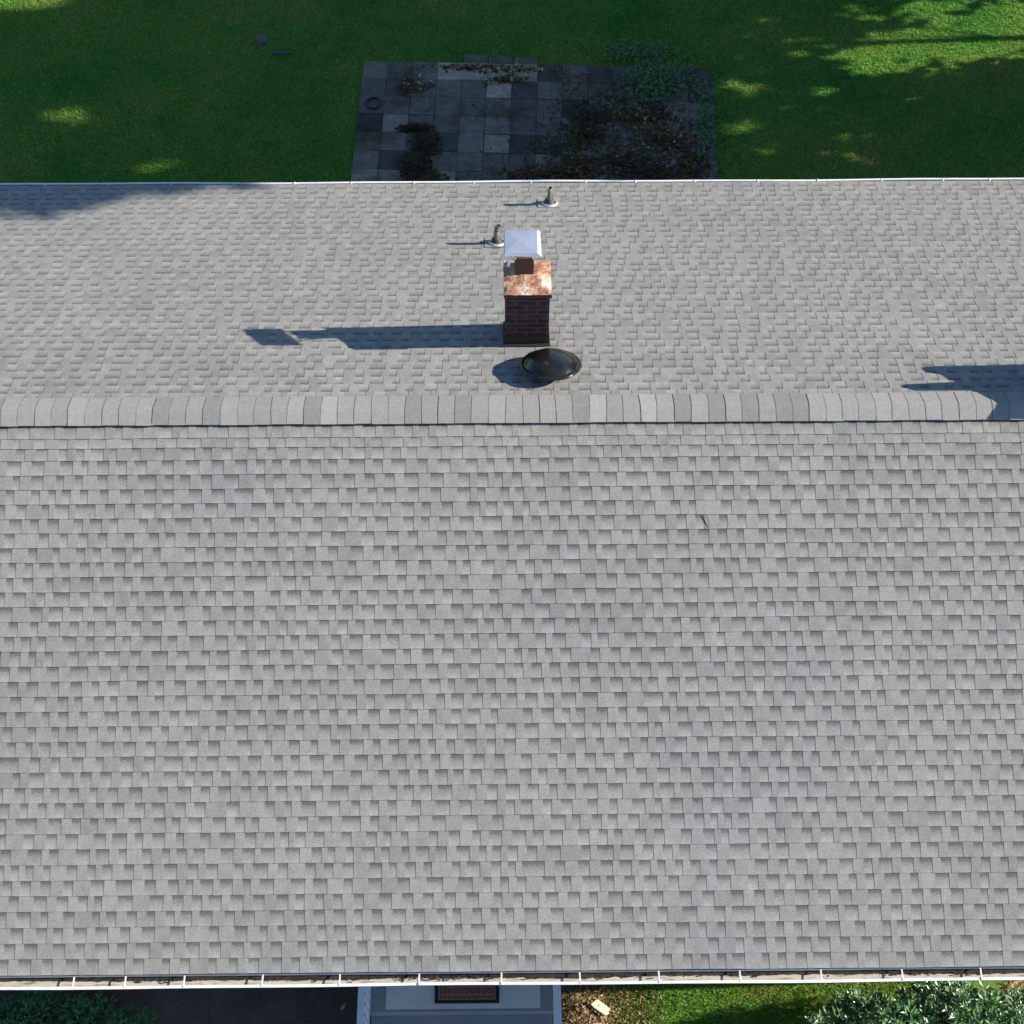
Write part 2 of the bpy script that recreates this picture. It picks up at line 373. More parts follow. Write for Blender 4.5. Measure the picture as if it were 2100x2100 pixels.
# ridge vent and ridge caps
b = MB()
def cap_prof(h):
    pts = []
    for s in (-.150, -.10, -.055, -.028): pts.append(rp(-1, 0, -s, h)[1:])
    pts.append((0, ZR+h/ca_-.006))
    for s in (.028, .055, .10, .15, .19): pts.append(rp(1, 0, s, h)[1:])
    return pts
vp = [rp(-1, 0, .143, .003)[1:], rp(-1, 0, .143, .030)[1:], (0, ZR+.024), rp(1, 0, .183, .030)[1:], rp(1, 0, .183, .003)[1:]]
for i in range(4): b.quad([(RX0, *vp[i]), (RX1, *vp[i]), (RX1, *vp[i+1]), (RX0, *vp[i+1])])
ridge = put(b.build('ridge_vent', M_black), house)
b = MB(); x = RX0
while x < RX1:
    wd = .166*rng.uniform(.96, 1.04); t = float(rng.choice([.05, .3, .42, .5, .58, .66, .8, 1.0], p=[.13, .12, .13, .16, .17, .12, .1, .07])); sk = rng.uniform(-.006, .006)
    jw = rng.uniform(-.004, .004)
    pl = cap_prof(rng.uniform(.0405, .0435)); pr = cap_prof(.0385); pu = cap_prof(.033)
    n = len(pl); x1 = min(x+wd+.01, RX1)
    def sx(k): return sk*(k-4)/4
    def wob_(k, p): return (p[0]+(jw if k == 0 else 0), p[1])
    for k in range(n-1):
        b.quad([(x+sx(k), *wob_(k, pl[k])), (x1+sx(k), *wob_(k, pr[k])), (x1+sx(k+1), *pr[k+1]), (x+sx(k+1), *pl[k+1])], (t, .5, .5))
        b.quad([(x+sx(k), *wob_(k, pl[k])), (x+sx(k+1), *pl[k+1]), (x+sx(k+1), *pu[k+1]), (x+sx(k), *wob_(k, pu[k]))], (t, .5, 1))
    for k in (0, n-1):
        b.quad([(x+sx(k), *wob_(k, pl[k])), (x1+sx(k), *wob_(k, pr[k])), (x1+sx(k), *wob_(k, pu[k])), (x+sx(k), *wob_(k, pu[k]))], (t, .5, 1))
    x += wd
caps = put(b.build('ridge_cap', M_cap), house)

# walls, soffit, fascia, door
WY0, WY1, WX0, WX1, ZE = -4.22, 4.35, -7.0, 6.4, 2.62
b = MB(); zz = GF; k = 0
def lap(ax):
    z = GF+.15
    while z < ZE:
        z1 = min(z+.13, ZE)
        if ax == 'f': b.quad([(WX0, WY0-.018, z), (WX1, WY0-.018, z), (WX1, WY0-.004, z1), (WX0, WY0-.004, z1)]); b.quad([(WX0, WY0-.018, z), (WX0, WY0, z), (WX1, WY0, z), (WX1, WY0-.018, z)])
        if ax == 'b': b.quad([(WX1, WY1+.018, z), (WX0, WY1+.018, z), (WX0, WY1+.004, z1), (WX1, WY1+.004, z1)])
        z += .13
lap('f'); lap('b')
for x in (WX0, WX1):
    b.quad([(x, WY0, GF), (x, WY1, GF), (x, WY1, ZE+.1), (x, 0, ZR-.1), (x, WY0, ZE+.1)])
b.box((WX0+.02, WY0+.01, GF), (WX1-.02, WY0+.1, ZE)); b.box((WX0+.02, WY1-.1, GF), (WX1-.02, WY1-.01, ZE))
put(b.build('wall', M_siding), house)
b = MB()
b.box((RX0+.02, -4.915, ZE+.12), (RX1-.02, WY0+.02, ZE+.14)); put(b.build('soffit', M_soffit), house)
b = MB(); b.box((RX0+.02, WY1-.02, ZE+.12), (RX1-.02, 4.88, ZE+.14))
put(b.build('soffit', M_soffit), house)
b = MB(); b.box((RX0+.02, -4.940, ZE+.11), (RX1-.02, -4.918, 2.865)); put(b.build('fascia', M_gutter), house)
b = MB(); b.box((RX0+.02, 4.882, ZE+.11), (RX1-.02, 4.905, 2.885)); put(b.build('fascia', M_gutter), house)
d = MB(); d.box((-.87, WY0-.06, .42), (.05, WY0-.02, 2.45)); door = put(d.build('door', M_wood, bevel=.004), house)
d = MB(); d.tube([(-.80, WY0-.06, 1.4), (-.80, WY0-.11, 1.4), (-.70, WY0-.115, 1.4)], .012); h_ = d.build('handle', M_brass); h_.parent = door

# gutters: trough sheet + bead + straps
def gutter(sign, y0, ztop, label, hang, wid=.118):
    prof = [(.0, .006), (.0, -.088), (.072, -.088), (.088, -.055), (wid-.004, -.030), (wid, .0), (wid+.001, .007), (wid-.022, .009), (wid-.025, .000)]
    b = MB(); N = 30
    xs = np.linspace(RX0-.02, RX1+.02, N+1); sag = [.004*math.sin(x*1.1+sign)+.003*math.sin(x*2.7) for x in xs]
    for i in range(N):
        for k in range(len(prof)-1):
            P = lambda ii, kk: (xs[ii], y0+sign*(prof[kk][0]+(sag[ii] if kk > 3 else 0)), ztop+prof[kk][1]+sag[ii]*.6)
            b.quad([P(i, k), P(i+1, k), P(i+1, k+1), P(i, k+1)])
    for xe in (RX0-.02, RX1+.02):
        b.quad([(xe, y0+sign*p, ztop+q) for p, q in prof[:6]])
    g = b.build('gutter', M_gutter, weld=True); put(g, house); g['label'] = label
    so = g.modifiers.new('thick', 'SOLIDIFY'); so.thickness = .0022; so.offset = 0
    # silt on the trough floor; ribbon of painted shade and wet leaf bits behind it
    b = MB(); xs2 = np.arange(RX0+.02, RX1-.02, .05)
    hh = [.016+.008*mnoise.noise(Vector((x*2.1, 3*sign, 0))) for x in xs2]
    for i in range(len(xs2)-1):
        b.quad([(xs2[i], y0+sign*.004, ztop-.084+hh[i]), (xs2[i+1], y0+sign*.004, ztop-.084+hh[i+1]), (xs2[i+1], y0+sign*.078, ztop-.084+hh[i+1]*.6), (xs2[i], y0+sign*.078, ztop-.084+hh[i]*.6)])
    s_ = b.build('silt', M_silt); s_.parent = g
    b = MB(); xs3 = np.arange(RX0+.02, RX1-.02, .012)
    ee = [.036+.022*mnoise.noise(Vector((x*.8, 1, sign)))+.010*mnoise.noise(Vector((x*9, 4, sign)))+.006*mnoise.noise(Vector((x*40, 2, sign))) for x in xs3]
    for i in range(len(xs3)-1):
        b.quad([(xs3[i], y0+sign*.003, ztop-.045), (xs3[i+1], y0+sign*.003, ztop-.045), (xs3[i+1], y0+sign*ee[i+1], ztop-.062), (xs3[i], y0+sign*ee[i], ztop-.062)])  # dark ribbon stands in for shade under the shingle edge
    for i in range(2600):
        x = rng.uniform(RX0+.05, RX1-.05); dn = mnoise.noise(Vector((x*.9, 7.7*sign, 0)))
        if rng.random() > .35+dn: continue
        y = y0+sign*abs(rng.normal(0, .020)+.010); y = y if abs(y-y0) < .07 else y0+sign*.02
        L = rng.uniform(.01, .045); a = rng.uniform(-.6, .6); z = ztop-.062+rng.uniform(0, .014)
        dx, dy = L*math.cos(a), L*math.sin(a)*.4; wv = rng.uniform(.004, .010)
        b.quad([(x-dx, y-dy, z), (x+wv*.4, y-wv, z+.004), (x+dx, y+dy, z+.002), (x-wv*.3, y+wv, z+.006)])
    s_ = b.build('debris_and_shade', M_debris_shade); s_.parent = g
    first = None
    for hx in hang:
        if first is None:
            m = MB(); m.box((-.007, min(sign*.0, sign*(wid-.004)), -.003), (.007, max(0, sign*(wid-.004)), .003)); m.box((-.011, sign*(wid-.012)-.006, -.012), (.011, sign*(wid-.012)+.006, -.003))
            first = o = m.build('hanger', M_gutter)
        else: o = first.copy(); C.objects.link(o)
        o.parent = g; o.location = (hx, y0, ztop+.012)
        if sign < 0: o.rotation_euler.z = R(rng.uniform(-3, 3))
    return g
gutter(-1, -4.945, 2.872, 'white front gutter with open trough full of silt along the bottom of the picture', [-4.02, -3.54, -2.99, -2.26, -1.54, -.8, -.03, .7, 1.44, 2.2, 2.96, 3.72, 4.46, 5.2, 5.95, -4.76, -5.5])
gutter(1, 4.907, 2.905, 'thin white back gutter against the lawn', [-5.81, -5.0, -4.2, -3.39, -2.62, -1.89, -1.09, -.32, .41, 1.11, 1.75, 2.51, 3.32, 4.09, 4.91, 5.7, 6.3], wid=.085)

# ------------------------------------------------------------------ chimney (part of the house)
def frustum(b, cx, cy, hw0, hd0, hw1, hd1, z0, z1, col=(0,0,0)):
    p = [(cx-hw0, cy-hd0, z0), (cx+hw0, cy-hd0, z0), (cx+hw0, cy+hd0, z0), (cx-hw0, cy+hd0, z0), (cx-hw1, cy-hd1, z1), (cx+hw1, cy-hd1, z1), (cx+hw1, cy+hd1, z1), (cx-hw1, cy+hd1, z1)]
    for q in ((0,3,2,1),(4,5,6,7),(0,1,5,4),(1,2,6,5),(2,3,7,6),(3,0,4,7)): b.quad([p[i] for i in q], col)
CX, CY, HW, HD, CT = .276, 1.345, .226, .215, 5.36
b = MB(); b.box((CX-HW, CY-HD, 4.0), (CX+HW, CY+HD, CT-.05)); chim = put(b.build('chimney', M_brick, bevel=.004), house)
chim['label'] = 'square red brick chimney with metal rain cap'
def sub(b, name, m, par, **k):
    o = b.build(name, m, **k); o.parent = par; o.matrix_parent_inverse = par.matrix_parent_inverse.copy() if False else Matrix(); return o
b = MB(); b.box((CX-HW-.012, CY-HD-.014, CT-.05), (CX+HW+.02, CY+HD+.01, CT)); sub(b, 'corbel', M_brick, chim, bevel=.005)
# irregular mortar crown
b = MB(); n = 14; G = {}
for i in range(n+1):
    for j in range(n+1):
        u, v = i/n*2-1, j/n*2-1; rr = max(abs(u), abs(v))
        z = CT+.004+.030*(1-rr**3)+.016*mnoise.noise(Vector((u*2.2, v*2.2, 1.7)))*(1 if rr < .99 else .3)+.008*mnoise.noise(Vector((u*6, v*6, 3)))
        G[i, j] = (CX+.004+u*(HW+.013), CY-.002+v*(HD+.010), z if rr < .99 else CT+.004+.01*mnoise.noise(Vector((u*5, v*5, 9))))
for i in range(n):
    for j in range(n): b.quad([G[i, j], G[i+1, j], G[i+1, j+1], G[i, j+1]])
for i in range(n):
    for a_, c_ in (((i, 0), (i+1, 0)), ((i, n), (i+1, n)), ((0, i), (0, i+1)), ((n, i), (n, i+1))):
        p, q = G[a_], G[c_]; b.quad([p, q, (q[0], q[1], CT-.004), (p[0], p[1], CT-.004)])
sub(b, 'crown', M_crown, chim, weld=True)
# clay flue tile
FXc, FYc = CX-.03, CY+.10
b = MB(); fw_, fd_ = .095, .08
b.box((FXc-fw_, FYc-fd_, CT+.005), (FXc-fw_+.02, FYc+fd_, CT+.27)); b.box((FXc+fw_-.02, FYc-fd_, CT+.005), (FXc+fw_, FYc+fd_, CT+.27))
b.box((FXc-fw_+.02, FYc-fd_, CT+.005), (FXc+fw_-.02, FYc-fd_+.02, CT+.27)); b.box((FXc-fw_+.02, FYc+fd_-.02, CT+.005), (FXc+fw_-.02, FYc+fd_, CT+.27))
sub(b, 'flue', M_clay, chim, bevel=.003)
# metal cap: mesh cage legs + dished lid with turned-down flanges
LZ = 5.83; LX, LY, LW, LD = CX-.065, CY+.065, .160, .150
for sx_ in (-1, 1):
    for sy_ in (-1, 1):
        b = MB(); b.tube([(FXc+sx_*(fw_-.01), FYc+sy_*(fd_-.01), CT+.24), (LX+sx_*(LW-.05), LY+sy_*(LD-.04), LZ-.01)], .008, 6)
        sub(b, 'cap_leg', M_galv, chim)
b = MB(); b.quad([(LX-.115, LY-LD+.0, LZ-.03), (LX-.085, LY-LD+.0, LZ-.03), (LX-.115, LY-LD-.05, LZ-.14), (LX-.145, LY-LD-.045, LZ-.14)])
o = sub(b, 'cap_strap', M_galv, chim); o.modifiers.new('t', 'SOLIDIFY').thickness = .003
b = MB()
co = [(LX-LW, LY-LD, LZ), (LX+LW, LY-LD, LZ), (LX+LW, LY+LD, LZ), (LX-LW, LY+LD, LZ)]
ap = (LX-.02, LY+.01, LZ+.010)
for k in range(4): b.quad([co[k], co[(k+1) % 4], ap])
fl = .038
cl = [(LX-LW-.012, LY-LD-.016, LZ-fl*.6), (LX+LW+.042, LY-LD-.016, LZ-fl), (LX+LW+.034, LY+LD+.02, LZ-fl), (LX-LW-.012, LY+LD+.012, LZ-fl*.5)]
for k in range(4): b.quad([co[k], cl[k], cl[(k+1) % 4], co[(k+1) % 4]])
lid = sub(b, 'rain_cap', M_galv, chim, weld=True); so = lid.modifiers.new('t', 'SOLIDIFY'); so.thickness = .003
# base flashing
b = MB()
def apron(cx, cy, hw, hd, out, h):
    S0 = (cy-hd-out)/ca_
    p = lambda x, y, hh: (x, y, ZR-y*math.tan(AL)+hh)
    b.quad([p(cx-hw-out, cy-hd-out, .024), p(cx+hw+out, cy-hd-out, .024), p(cx+hw, cy-hd-.004, .05), p(cx-hw, cy-hd-.004, .05)])
    b.quad([p(cx-hw-.004, cy-hd-.004, .022), p(cx+hw+.004, cy-hd-.004, .022), p(cx+hw+.004, cy-hd-.004, h), p(cx-hw-.004, cy-hd-.004, h)])
    for s_ in (-1, 1):
        b.quad([p(cx+s_*(hw+.004), cy-hd, .02), p(cx+s_*(hw+.004), cy+hd, .02), p(cx+s_*(hw+.004), cy+hd, h), p(cx+s_*(hw+.004), cy-hd, h)])
        b.quad([p(cx+s_*hw, cy-hd-out, .026), p(cx+s_*(hw+out*.6), cy-hd-out, .024), p(cx+s_*(hw+out*.6), cy+hd+out, .024), p(cx+s_*hw, cy+hd+out, .026)])
apron(CX, CY, HW, HD, .035, .17)
sub(b, 'flashing', M_flash_dark, chim)

# unseen stack added beyond the right edge, shaped for its shadow on the ridge
b = MB(); b.box((6.02, .27, 4.6), (6.46, .74, 5.56)); b.box((6.02, -.11, 4.8), (6.46, .268, 5.60)); stack = put(b.build('chimney', M_brick), house)  # added unseen stack, there to cast the shadow on the ridge
stack['label'] = 'unseen brick stack added at the right end of the ridge to cast a shadow'
b = MB(); b.tube([(6.2, .38, 5.56), (6.2, .38, 5.93)], [.085, .06], 12); b.tube([(6.2, .67, 5.56), (6.2, .67, 5.66)], .07, 12); sub(b, 'flue', M_clay, stack)  # flues of the added unseen stack

# ------------------------------------------------------------------ roof vents (parts of the house)
def vent(x, y, h, lean, label, bend=False):
    z0 = ZR-y*math.tan(AL)
    b = MB(); top = (x+lean, y, z0+h)
    if bend: b.tube([(x, y, z0-.05), (x+.002, y, z0+h*.75), (x+.012, y+.006, z0+h*.9), (x+.026, y+.010, z0+h)], .027, 16, cap=False)
    else: b.tube([(x, y, z0-.05), top], .024, 16, cap=False)
    o = put(b.build('vent_pipe', M_pipe, smooth=True), house); o['label'] = label
    so = o.modifiers.new('t', 'SOLIDIFY'); so.thickness = .004; so.offset = -1
    b = MB(); tx = x+(.024 if bend else lean*.9); b.lathe((tx, y+(.009 if bend else 0), z0+h-.015), [(0, 0), (.0225, 0)], 16); sub(b, 'bore_shade_disc', M_bore_shade, o)
    b = MB(); b.lathe((x, y, z0+.018), [(.098, .0), (.096, .004), (.074, .010), (.066, .03), (.054, .06), (.034, .078), (.026, .080)], 24, tilt=-AL)
    sub(b, 'boot', M_boot, o, smooth=True)
    b = MB(); b.lathe((x+.006, y, z0+.019), [(.104, .0), (.102, .008), (.092, .018), (.084, .020), (.074, .016)], 24, tilt=-AL)
    sub(b, 'flashing_ring', M_lead, o, smooth=True)
    b = MB(); p = lambda xx, yy, hh: (xx, yy, ZR-yy*math.tan(AL)+hh)
    b.quad([p(x-.14, y-.10, .0195), p(x+.14, y-.10, .0195), p(x+.14, y+.13, .0195), p(x-.14, y+.13, .0195)])
    sub(b, 'flashing', M_shingle, o)
    return o
vent(.62, 4.345, .30, .004, 'thin vent pipe close to the back gutter')
vent(-.035, 3.349, .31, .02, 'vent pipe with kinked black open top left of the chimney cap', bend=True)

# round static vent
DX, DY = .512, .585; zb = ZR-DY*math.tan(AL)
nrm = Vector((0, sa_, ca_)); dc = Vector((DX, DY, ZR-DY*math.tan(AL)))
b = MB(); rim = .308; H = .135
prof = [(rim-.012, H-.022), (rim, H-.018), (rim+.001, H-.004), (rim-.004, H+.002), (rim-.018, H+.003), (rim-.028, H-.002), (rim*.86, H+.016), (rim*.76, H+.046), (rim*.62, H+.075), (rim*.42, H+.096), (rim*.2, H+.107), (0.0005, H+.110)]
b.lathe(dc, prof, 48, tilt=-AL)
dome = put(b.build('roof_vent', M_dome, smooth=True, weld=True), house); dome['label'] = 'round black domed roof vent'
b = MB(); b.lathe(dc, [(rim-.012, H-.022), (rim-.03, H-.02), (.15, H-.03), (.13, .0)], 32, tilt=-AL); sub(b, 'collar', M_dome, dome)
b = MB(); p = lambda xx, yy, hh: (xx, yy, ZR-yy*math.tan(AL)+hh)
b.quad([p(DX-.22, DY-.02, .021), p(DX+.22, DY-.02, .021), p(DX+.22, DY+.22, .021), p(DX-.22, DY+.22, .021)]); sub(b, 'flashing', M_flash_dark, dome)

# ------------------------------------------------------------------ porch
porch = tag(empty('porch', (-.47, -4.6, GF)), 'slate blue porch with pale landing and white railings below the gutter', 'porch')
b = MB(); b.box((-1.47, -4.775, GF), (.52, -4.222, .395)); put(b.build('deck', M_step, bevel=.008), porch)
b = MB(); b.box((-1.30, -4.745, .397), (.385, -4.225, .402)); put(b.build('landing', M_landing), porch)
b = MB(); b.box((-1.47, -5.08, GF), (.52, -4.778, .21)); put(b.build('step', M_step, bevel=.008), porch)
b = MB(); b.box((-1.47, -5.39, GF), (.52, -5.083, .02)); put(b.build('step', M_step, bevel=.008), porch)
for xr in (-1.485, .545):
    b = MB(); b.box((xr-.035, -5.55, 1.255), (xr+.035, -4.24, 1.30)); rail = put(b.build('railing', M_white, bevel=.006), porch)
    b = MB(); b.box((xr-.022, -5.55, .46), (xr+.022, -4.24, .50)); sub(b, 'bottom_rail', M_white, rail)
    for k in range(12):
        y = -5.46+k*.105; b = MB(); b.box((xr-.013, y-.013, .50), (xr+.013, y+.013, 1.255)); sub(b, 'baluster', M_white, rail)
    b = MB(); b.box((xr-.045, -5.64, GF), (xr+.045, -5.55, 1.36)); sub(b, 'post', M_white, rail, bevel=.006)

mt = tag(empty('doormat', (-.415, -4.46, .402)), 'dark brown doormat with black border on the porch landing', 'doormat')
b = MB(); b.box((-.768, -4.69, .4025), (-.063, -4.235, .416)); put(b.build('border', M_rubber, bevel=.004), mt)
b = MB(); b.box((-.73, -4.655, .4165), (-.101, -4.27, .421)); put(b.build('pile', M_coir), mt)
b = MB()
def framebars(x0, x1, y0, y1, t, z):
    b.box((x0, y0, z), (x1, y0+t, z+.001)); b.box((x0, y1-t, z), (x1, y1, z+.001)); b.box((x0, y0+t, z), (x0+t, y1-t, z+.001)); b.box((x1-t, y0+t, z), (x1, y1-t, z+.001))
framebars(-.708, -.123, -4.633, -4.29, .008, .4213)
for k in range(9):   # worn scroll ornament, rings and bars
    xx = -.66+k*.061
    b2 = 12
    for q in range(b2):
        a0, a1 = 2*math.pi*q/b2, 2*math.pi*(q+1)/b2
        for ro in (.023,):
            c0 = (xx, -4.56)
            b.quad([(c0[0]+ro*math.cos(a0), c0[1]+1.3*ro*math.sin(a0), .4216), (c0[0]+ro*math.cos(a1), c0[1]+1.3*ro*math.sin(a1), .4216), (c0[0]+.6*ro*math.cos(a1), c0[1]+.8*ro*math.sin(a1), .4216), (c0[0]+.6*ro*math.cos(a0), c0[1]+.8*ro*math.sin(a0), .4216)])
put(b.build('print', M_matprint), mt)

# ------------------------------------------------------------------ patio of square pavers
patio = tag(empty('patio', (.6, 8, GZ)), kind='structure')
b = MB(); b.box((PX0, PY0-.3, GZ-.02), (PX1, PY1, GZ+.012)); put(b.build('joint_bed', M_joint), patio)
b = MB(); DARK = {(8, 2), (9, 2), (10, 5), (11, 5), (12, 4), (12, 5), (7, 0), (5, 0), (6, 3), (9, 1), (10, 4), (8, 4), (11, 3), (9, 5), (3, 0), (2, 3), (0, 4), (1, 4), (4, 4)}
PALE = {(6, 0), (8, 0), (6, 2), (8, 1), (5, 3), (11, 1), (0, 3), (0, 5), (3, 2)}
pw = (PX1-PX0)/14; ph_ = .405; rows = 13; 
for r_ in range(rows):
    for c_ in range(14):
        x0 = PX0+c_*pw; y1 = PY1-r_*ph_; y0 = y1-ph_
        if r_ == 0 and c_ in (0, 11): pass
        if c_ >= 5: t = float(rng.choice([-.1, .12, .3, .55, .7, .9]))
        if (c_, r_) in DARK: t = -.6
        if (c_, r_) in PALE: t = .8
        g = .004; j = lambda s=.004: rng.uniform(-s, s)
        t = float(np.clip(rng.normal(.40, .27), 0, 1))
        if c_ < 5: t = float(np.clip(.5+rng.normal(0, .2), 0, 1))
        if r_ < 1 and 3 <= c_ < 7: t = float(rng.uniform(.85, 1))
        h0 = GZ+.028
        hs = [h0+j(.004) for _ in range(4)]
        sl = .02 if c_ == 0 or c_ == 13 else 0
        P4 = [(x0+g+j(), y0+g+j(), hs[0]), (x0+pw-g+j(), y0+g+j(), hs[1]), (x0+pw-g+j(), y1-g+j(), hs[2]), (x0+g+j(), y1-g+j(), hs[3])]
        b.quad(P4, (t, 0, 0))
        for k in range(4):
            p, q = P4[k], P4[(k+1) % 4]; b.quad([p, (p[0], p[1], GZ), (q[0], q[1], GZ), q], (t*.5, 0, 0))
for c_ in (4, 5, 6):   # the extra half row of pavers pushed out past the far edge
    x0 = PX0+c_*pw; b.quad([(x0+.01, PY1+.005, GZ+.025), (x0+pw-.01, PY1+.005, GZ+.025), (x0+pw-.01, PY1+.19, GZ+.022), (x0+.01, PY1+.19, GZ+.022)], (.5, 0, 0))
put(b.build('pavers', M_paver), patio)
patio.rotation_euler.z = R(-2.2)

def litter(name, label, blobs, n, zbase, size=(.02, .06), mat=M_litter, pile=.06, cat='leaf litter'):
    b = MB()
    for i in range(n):
        bx, by, rx, ry, dn = blobs[rng.integers(len(blobs))]
        a, r = rng.uniform(0, 6.28), abs(rng.normal(0, .62)); r *= 1+.5*mnoise.noise(Vector((bx+math.cos(a)*2, by+math.sin(a)*2, 0)))
        x, y = bx+rx*r*math.cos(a), by+ry*r*math.sin(a)
        z = zbase+rng.uniform(0, pile)*math.exp(-r*r)
        L, W_ = rng.uniform(*size), rng.uniform(*size)*.5; t = rng.uniform(0, 6.28); tz = rng.uniform(-.5, .5)
        d = Vector((math.cos(t), math.sin(t), tz))*L; e = Vector((-math.sin(t), math.cos(t), rng.uniform(-.5, .5)))*W_
        p = Vector((x, y, z+.01)); b.quad([p-d, p-e*.9, p+d, p+e], (float(rng.beta(1.2, 2.6))*dn+.0, 0, 0))
    o = b.build(name, mat); tag(o, label, cat, kind='stuff'); return o
litter('leaf_litter', 'brown and black leaf litter and moss over the right half of the patio', [(1.9, 8.3, 1.0, .5, .8), (2.7, 8.8, .7, .45, 1), (1.5, 9.3, .5, .3, .5), (2.4, 8.0, .9, .3, .5), (1.1, 8.1, .8, .3, .8), (3.0, 8.3, .3, .5, .8), (1.35, 8.9, .4, .25, .6), (2.3, 9.3, .6, .2, 1.0), (.6, 8.0, .7, .2, .7)], 3600, GZ+.03)
litter('leaf_litter', 'thinly scattered brown twigs and crumbs across the right two thirds of the patio', [(1.2, 8.6, 1.6, 1.0, .9), (2.4, 8.8, 1.2, .9, 1.1), (1.9, 9.7, 1.3, .5, .9)], 1300, GZ+.03, size=(.012, .045), pile=.01)
litter('leaf_litter', 'blackish litter heap on the left part of the patio', [(-1.3, 8.2, .22, .35, .4), (-1.15, 8.75, .18, .28, .4), (-1.35, 9.05, .2, .06, .2), (-1.1, 7.9, .3, .2, .6)], 2600, GZ+.03)
litter('leaf_litter', 'tan dry leaves in patches at the far edge of the patio', [(.25, 10.4, .5, .07, 1.6), (-.5, 10.45, .4, .05, 1.3), (-1.35, 10.0, .25, .12, 1.2), (.1, 10.15, .3, .08, 1.1)], 900, GZ+.03, pile=.02)

# ------------------------------------------------------------------ leafy things
def leaves(b, P, d, L, W_, t, fold=.25, droop=.15):
    side = d.cross(Vector((0, 0, 1)));
    if side.length < .1: side = Vector((1, 0, 0))
    side.normalize(); nr = side.cross(d).normalized()
    m = P+d*L*.5-nr*fold*W_; tip = P+d*L-Vector((0, 0, droop*L)); base = P
    l = P+d*L*.5+side*W_; r = P+d*L*.5-side*W_
    b.quad([base, r, tip, m], (t, 0, 0)); b.quad([base, m, tip, l], (t*.92, 0, 0))
def shrub(name, label, blobs, n, mat, lsize, stems=True, spread=.6):
    cx = sum(q[0] for q in blobs)/len(blobs); cy = sum(q[1] for q in blobs)/len(blobs)
    root = tag(empty(name, (cx, cy, GF)), label, 'shrub')
    b = MB(); s = MB(); vol = [q[3]*q[4] for q in blobs]; tot = sum(vol)
    for q, vv in zip(blobs, vol):
        bx, by, bz, rx, rz = q
        nw = max(4, int(n*vv/tot/8))
        for i in range(nw):
            a = rng.uniform(0, 6.28); el = math.asin(rng.uniform(-.15, 1)); rr = rng.uniform(.55, 1.04)
            c = Vector((bx+rx*rr*math.cos(el)*math.cos(a), by+rx*.8*rr*math.cos(el)*math.sin(a), bz+rz*rr*math.sin(el)))
            ax = Vector((math.cos(el)*math.cos(a), math.cos(el)*math.sin(a), .5+math.sin(el))).normalized()
            if i % 5 == 0: s.tube([(cx+(bx-cx)*.5, cy+(by-cy)*.5, GF), (Vector((cx, cy, GF))*.3+c*.7)+Vector((rng.uniform(-.05, .05), 0, -.1)), c], [.016, .009, .004], 5)
            ph = rng.uniform(0, 6.28); tn = rng.random()
            for k in range(8):
                t = ph+k*2*math.pi/8+rng.uniform(-.25, .25)
                u = ax.cross(Vector((0, 1, .3))).normalized(); v = ax.cross(u)
                d = ((u*math.cos(t)+v*math.sin(t))*spread*rng.uniform(.5, 1.2)+ax*rng.uniform(.0, 1.1)+Vector(rng.uniform(-.4, .4, 3))).normalized()
                L = rng.uniform(*lsize); leaves(b, c+d*.01+Vector(rng.uniform(-.03, .03, 3)), d, L, L*rng.uniform(.11, .17), float(np.clip(tn*.6+rng.uniform(0, .4), 0, 1)))
    put(b.build('foliage', mat), root); put(s.build('stems', M_bark), root); return root
shrub('shrub', 'big glossy green shrub in sun beyond the right end of the front gutter', [(3.55, -5.15, .35, .42, .45), (4.2, -5.1, .45, .5, .55), (4.9, -5.05, .5, .55, .6), (5.6, -5.1, .5, .5, .6), (3.35, -5.35, .2, .4, .35), (4.5, -5.6, .4, .55, .5), (3.9, -4.85, .1, .35, .45), (4.7, -4.8, .2, .4, .5), (5.2, -5.6, .4, .6, .5)], 17000, M_rhodo, (.05, .115))
shrub('shrub', 'dark green shrub in shade at the lower left corner', [(-5.3, -4.75, -.1, .45, .35), (-4.7, -4.80, -.1, .42, .32), (-4.2, -4.9, -.15, .35, .28), (-5.0, -5.2, .0, .5, .4), (-5.8, -4.8, -.1, .4, .4)], 9000, M_darkleaf, (.05, .09))
shrub('shrub', 'low dark plant in shade just left of the porch railing', [(-2.25, -5.0, -.12, .22, .16), (-1.95, -5.08, -.12, .2, .14), (-2.7, -5.1, -.12, .25, .14)], 1500, M_darkleaf, (.04, .07))
shrub('shrub', 'small brown leaved plant at the lower right corner under the gutter', [(5.65, -4.62, .35, .2, .2), (5.9, -4.7, .3, .2, .2)], 1200, M_dry, (.04, .07))
# dried plant by the porch
root = tag(empty('dry_plant', (.98, -4.62, GF)), 'tan dried plant with curled fronds beside the right porch railing', 'dry plant')
b = MB()
for i in range(900):
    x, y = .93+rng.normal(0, .16), -4.62+rng.normal(0, .13)
    if x < .64: continue
    a = rng.uniform(0, 6.28); d = Vector((math.cos(a), math.sin(a), rng.uniform(.0, .9))).normalized()
    leaves(b, Vector((x, y, GF+rng.uniform(0, .14))), d, rng.uniform(.02, .06), rng.uniform(.004, .010), float(rng.beta(1, 2)))
put(b.build('foliage', M_dry), root)
b = MB()
for k in range(6):
    a = rng.uniform(.2, 2.9); L = rng.uniform(.10, .17); p0 = Vector((1.02+k*.022, -4.76, GF+.08))
    pts = [p0+Vector((math.cos(a)*L*t-.05*t*t, -math.sin(a)*L*t*.6, .05*math.sin(3*t))) for t in (0, .35, .7, 1)]
    b.tube(pts, [.007, .009, .007, .003], 6, col=(.95, 0, 0))
put(b.build('fronds', M_dry), root)
